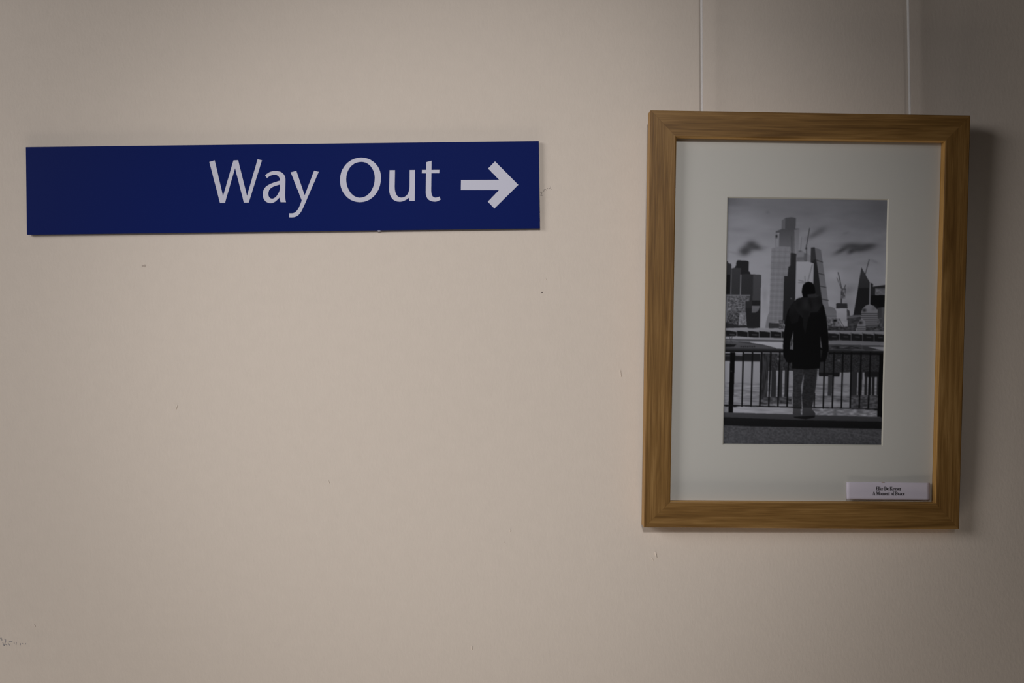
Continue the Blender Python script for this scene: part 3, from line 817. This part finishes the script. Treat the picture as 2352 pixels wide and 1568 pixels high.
sky_noise = (vnoise(W, H, 90, 22) + .5 * vnoise(W, H, 40, 10)) / 1.5 - .5
img = img + sky_noise * 12
for op in OPS:
    k, v = op[0], op[1]
    if k == 'P' or k == 'N':
        pts = [(q[0] / 1e4 * W, q[1] / 1e4 * H) for q in op[-1]]
        x0, x1, y0, y1 = bbox(pts)
        if x1 <= x0 or y1 <= y0: continue
        m = inside(pts, x0, x1, y0, y1)
        sub = img[y0:y1, x0:x1]
        if k == 'P':
            if isinstance(v, list):
                t = np.linspace(0, 1, y1 - y0)[:, None]
                val = v[0] + (v[1] - v[0]) * t + np.zeros_like(sub)
            else:
                val = np.full_like(sub, v)
        else:
            amp, (sx_, sy_) = op[2], op[3]
            f = W / 2040.0
            val = v + amp * 2.2 * (vnoise(x1 - x0, y1 - y0, max(sx_ * f * 3.0, 1.6), max(sy_ * f * 3.0, 1.5)) - .5)
        sub[m] = val[m]
    elif k == 'L':
        a = np.array([op[2][0] / 1e4 * W, op[2][1] / 1e4 * H]); c = np.array([op[3][0] / 1e4 * W, op[3][1] / 1e4 * H])
        w = op[4] / 1e4 * W / 2
        x0, x1, y0, y1 = bbox([a, c], w + 2)
        if x1 <= x0 or y1 <= y0: continue
        X = U[y0:y1, x0:x1] * W; Y = V[y0:y1, x0:x1] * H
        d = c - a; L2 = d @ d + 1e-9
        t = np.clip(((X - a[0]) * d[0] + (Y - a[1]) * d[1]) / L2, 0, 1)
        dist = np.hypot(X - a[0] - t * d[0], Y - a[1] - t * d[1])
        al = np.clip(w + .5 - dist, 0, 1)
        img[y0:y1, x0:x1] = img[y0:y1, x0:x1] * (1 - al) + v * al
    elif k == 'B':
        cx_, cy_ = op[2][0] / 1e4 * W, op[2][1] / 1e4 * H
        rx_, ry_ = op[3][0] / 1e4 * W, op[3][1] / 1e4 * W
        an = math.radians(op[4])
        X = U * W - cx_; Y = V * H - cy_
        xr = (X * math.cos(an) + Y * math.sin(an)) / rx_; yr = (-X * math.sin(an) + Y * math.cos(an)) / ry_
        al = op[5] * np.exp(-(xr ** 2 + yr ** 2) * 1.2)
        img = img * (1 - al) + v * al
img = img + (rng.random((H, W)) - .5) * 5
kern = np.array([.06, .24, .40, .24, .06])
for _ in range(2):
    img = sum(kern[i] * np.roll(img, i - 2, 0) for i in range(5)) if False else sum(kern[i] * np.pad(img, ((2, 2), (0, 0)), 'edge')[i:i + H] for i in range(5))
    img = sum(kern[i] * np.pad(img, ((0, 0), (2, 2)), 'edge')[:, i:i + W] for i in range(5))
img = img.reshape(NY, SS, NX, SS).mean((1, 3))
s = np.clip(img, 6, 255) / 255
lin = np.where(s <= .04045, s / 12.92, ((s + .055) / 1.055) ** 2.4)
alb = np.clip((lin - .0015) * np.clip(lin / .15, .05, 1.0) ** .22 * 2.85, 0.003, .9)
rgb = np.stack([alb * 1.0, alb * .985, alb * 1.08, np.ones_like(alb)], -1).astype(np.float32)

def print_mesh():
    xs = np.linspace(-.5, .5, NX) * (AW + .002); zs = np.linspace(.5, -.5, NY) * (AH + .002)
    gx, gz = np.meshgrid(xs, zs)
    co = np.stack([gx + AX, np.full_like(gx, E_PRINT + .0001), gz + AZ], -1).reshape(-1, 3).astype(np.float32)
    idx = np.arange(NX * NY).reshape(NY, NX)
    q = np.stack([idx[:-1, :-1], idx[1:, :-1], idx[1:, 1:], idx[:-1, 1:]], -1).reshape(-1, 4)
    me = bpy.data.meshes.new('print')
    me.vertices.add(len(co)); me.vertices.foreach_set('co', co.ravel())
    me.loops.add(q.size); me.loops.foreach_set('vertex_index', q.ravel().astype(np.int32))
    me.polygons.add(len(q)); me.polygons.foreach_set('loop_start', (np.arange(len(q)) * 4).astype(np.int32))
    me.update(calc_edges=True)
    ca = me.color_attributes.new('tone', 'FLOAT_COLOR', 'POINT')
    ca.data.foreach_set('color', rgb.reshape(-1))
    return me
o = link('print', print_mesh(), M_PRINT, frame)
o['label'] = 'black and white photograph of a person at railings facing city towers'

# ------------------------------------------------------------------ title card on the glass
CARD = [[50.31,-175.14],[142.81,-175.24],[142.34,-194.09],[50.27,-194.2]]
ccx = sum(c[0] for c in CARD) / 4000; ccz = sum(c[1] for c in CARD) / 4000
fm = frame.matrix_world.copy()
card = bpy.data.objects.new('title_card', None); COL.objects.link(card)
card.empty_display_size = 0.02
card.matrix_world = fm @ Matrix.Translation((ccx, .0066, ccz))
tag(card, 'small white paper title card at the lower right of the picture glass', 'card')
TL, TR, BR, BL = [Vector(((c[0] / 1000 - ccx), 0, (c[1] / 1000 - ccz))) for c in CARD]
def card_y(u, v):
    # the paper bows a little away from the glass along its lower edge and its right end
    return -.0002 - .0016 * v ** 1.5 - .0012 * max(u - .55, 0) ** 2 * 4 + .0003 * math.cos((u - .42) * 9) * (1 - v)
def card_mesh():
    bm = bmesh.new(); nx, ny = 24, 8
    g = [[None] * (ny + 1) for _ in range(nx + 1)]
    for i in range(nx + 1):
        for j in range(ny + 1):
            u, v = i / nx, j / ny
            pt = TL.lerp(TR, u).lerp(BL.lerp(BR, u), v)
            pt.y = card_y(u, v)
            g[i][j] = bm.verts.new(pt)
    fs = [bm.faces.new((g[i][j], g[i][j + 1], g[i + 1][j + 1], g[i + 1][j])) for i in range(nx) for j in range(ny)]
    bmesh.ops.recalc_face_normals(bm, faces=bm.faces)
    bmesh.ops.solidify(bm, geom=list(bm.faces), thickness=.00025)
    me = bpy.data.meshes.new('paper'); bm.to_mesh(me); bm.free()
    for f in me.polygons: f.use_smooth = True
    return me
link('paper', card_mesh(), M_CARD, card)
o = link('adhesive_dot', tube_mesh('adhesive_dot', [(-.0072, .0002, .0093), (-.006, .0, .0096), (-.0045, .0, .0096), (-.0035, .0002, .0093)], [.0002, .0005, .0005, .0002]), M_TAN, card)

# serif lettering drawn as pen strokes: (thick?, points) on a unit cap height
FONT = {
 'E': (.66, [(1, [(.14, 0), (.14, 1)]), (0, [(0, 1), (.58, 1), (.58, .8)]), (0, [(0, 0), (.62, 0), (.62, .22)]), (0, [(.14, .52), (.44, .52)])]),
 'l': (.32, [(1, [(.15, 0), (.15, 1.05)]), (0, [(.0, 0), (.3, 0)]), (0, [(.02, 1.02), (.15, 1.04)])]),
 'k': (.62, [(1, [(.14, 0), (.14, 1.05)]), (0, [(.14, .28), (.46, .64)]), (1, [(.26, .4), (.5, .02)]), (0, [(0, 0), (.28, 0)]), (0, [(.4, 0), (.6, 0)]), (0, [(.32, .64), (.56, .64)])]),
 'e': (.52, [(0, [(.08, .36), (.44, .36), (.4, .56), (.26, .66), (.12, .58)]), (1, [(.12, .58), (.06, .34), (.12, .1)]), (0, [(.12, .1), (.26, 0), (.44, .12)])]),
 'D': (.8, [(1, [(.14, 0), (.14, 1)]), (0, [(0, 1), (.38, 1), (.6, .86)]), (1, [(.6, .86), (.7, .5), (.6, .14)]), (0, [(.6, .14), (.38, 0), (0, 0)])]),
 'K': (.8, [(1, [(.14, 0), (.14, 1)]), (0, [(.14, .4), (.6, .98)]), (1, [(.32, .6), (.66, .02)]), (0, [(0, 0), (.3, 0)]), (0, [(0, 1), (.3, 1)]), (0, [(.5, 0), (.8, 0)]), (0, [(.46, 1), (.76, 1)])]),
 'y': (.58, [(1, [(.1, .64), (.3, .06)]), (0, [(.48, .64), (.24, -.18), (.1, -.28), (.03, -.22)]), (0, [(0, .64), (.22, .64)]), (0, [(.36, .64), (.58, .64)])]),
 's': (.44, [(0, [(.36, .5), (.34, .64), (.16, .64), (.06, .52)]), (1, [(.06, .52), (.16, .38), (.3, .3), (.37, .16)]), (0, [(.37, .16), (.24, 0), (.06, .02), (.05, .18)])]),
 'r': (.46, [(1, [(.14, 0), (.14, .64)]), (0, [(.14, .46), (.26, .64), (.42, .6)]), (0, [(0, 0), (.3, 0)]), (0, [(.02, .64), (.14, .64)])]),
 'A': (.8, [(0, [(.1, 0), (.38, 1)]), (1, [(.38, 1), (.68, 0)]), (0, [(.2, .34), (.56, .34)]), (0, [(0, 0), (.22, 0)]), (0, [(.52, 0), (.8, 0)])]),
 'M': (1.0, [(0, [(.14, 0), (.14, 1)]), (1, [(.14, 1), (.48, .04)]), (0, [(.48, .04), (.82, 1)]), (1, [(.82, 1), (.82, 0)]), (0, [(0, 0), (.28, 0)]), (0, [(.68, 0), (.98, 0)]), (0, [(0, 1), (.18, 1)]), (0, [(.8, 1), (.98, 1)])]),
 'o': (.56, [(1, [(.14, .58), (.06, .33), (.14, .08)]), (0, [(.14, .08), (.27, 0), (.4, .08)]), (1, [(.4, .08), (.48, .33), (.4, .58)]), (0, [(.4, .58), (.27, .66), (.14, .58)])]),
 'm': (.96, [(1, [(.14, 0), (.14, .64)]), (0, [(.14, .48), (.3, .64), (.42, .58)]), (1, [(.46, .56), (.46, 0)]), (0, [(.46, .48), (.62, .64), (.74, .58)]), (1, [(.78, .56), (.78, 0)]), (0, [(0, 0), (.26, 0)]), (0, [(.34, 0), (.58, 0)]), (0, [(.66, 0), (.92, 0)])]),
 'n': (.64, [(1, [(.14, 0), (.14, .64)]), (0, [(.14, .48), (.3, .64), (.42, .58)]), (1, [(.46, .56), (.46, 0)]), (0, [(0, 0), (.26, 0)]), (0, [(.34, 0), (.6, 0)])]),
 't': (.4, [(1, [(.16, .86), (.16, .1)]), (0, [(.16, .1), (.26, 0), (.36, .06)]), (0, [(.02, .64), (.34, .64)])]),
 'f': (.4, [(1, [(.16, 0), (.16, .86)]), (0, [(.16, .86), (.26, 1.06), (.42, .98)]), (0, [(.02, .64), (.34, .64)]), (0, [(.02, 0), (.32, 0)])]),
 'P': (.7, [(1, [(.14, 0), (.14, 1)]), (0, [(0, 1), (.38, 1), (.56, .9)]), (1, [(.56, .9), (.6, .74), (.54, .56)]), (0, [(.54, .56), (.36, .48), (.14, .48)]), (0, [(0, 0), (.32, 0)])]),
 'a': (.54, [(0, [(.08, .52), (.2, .66), (.34, .58)]), (1, [(.38, .56), (.38, .08), (.5, .02)]), (0, [(.38, .4), (.14, .3)]), (1, [(.12, .3), (.07, .16), (.14, .04)]), (0, [(.14, .04), (.24, 0), (.38, .14)])]),
 'c': (.5, [(0, [(.44, .5), (.36, .64), (.24, .66), (.12, .56)]), (1, [(.12, .56), (.06, .34), (.12, .1)]), (0, [(.12, .1), (.26, 0), (.44, .12)])]),
 ' ': (.34, []),
}
def lettering(text, x0, x1, zb):
    w = sum(FONT[c][0] for c in text)
    sc = (x1 - x0) / w
    hs = sc * 1.0
    bm = bmesh.new(); x = x0
    for c in text:
        adv, sts = FONT[c]
        for thick, pts in sts:
            pp = []
            for (a, z) in zip(pts, pts[1:]):
                for t in (0, .5): pp.append((a[0] + (z[0] - a[0]) * t, a[1] + (z[1] - a[1]) * t))
            pp.append(pts[-1])
            ribbon(bm, [(x + px * sc, zb + pz * hs) for px, pz in pp], hs * (.17 if thick else .09), 0)
        x += adv * sc
    wd = (TR - TL).length; hg = (TL - BL).length
    for v in bm.verts:
        u = (v.co.x - TL.x) / wd; vv = (TL.z - v.co.z) / hg
        v.co.y = card_y(min(max(u, 0), 1), min(max(vv, 0), 1)) - .00032
    me = bpy.data.meshes.new('lettering'); bm.to_mesh(me); bm.free()
    o = link('lettering', me, M_INK, card)
    o['label'] = 'line of small black serif lettering'
T = [[83.07,-183.85],[110.78,-183.81],[79.04,-189.18],[114.55,-189.1]]
lettering('Elke De Keyser', T[0][0] / 1000 - ccx, T[1][0] / 1000 - ccx, T[0][1] / 1000 - ccz)
lettering('A Moment of Peace', T[2][0] / 1000 - ccx, T[3][0] / 1000 - ccx, T[2][1] / 1000 - ccz)
bpy.context.view_layer.update()
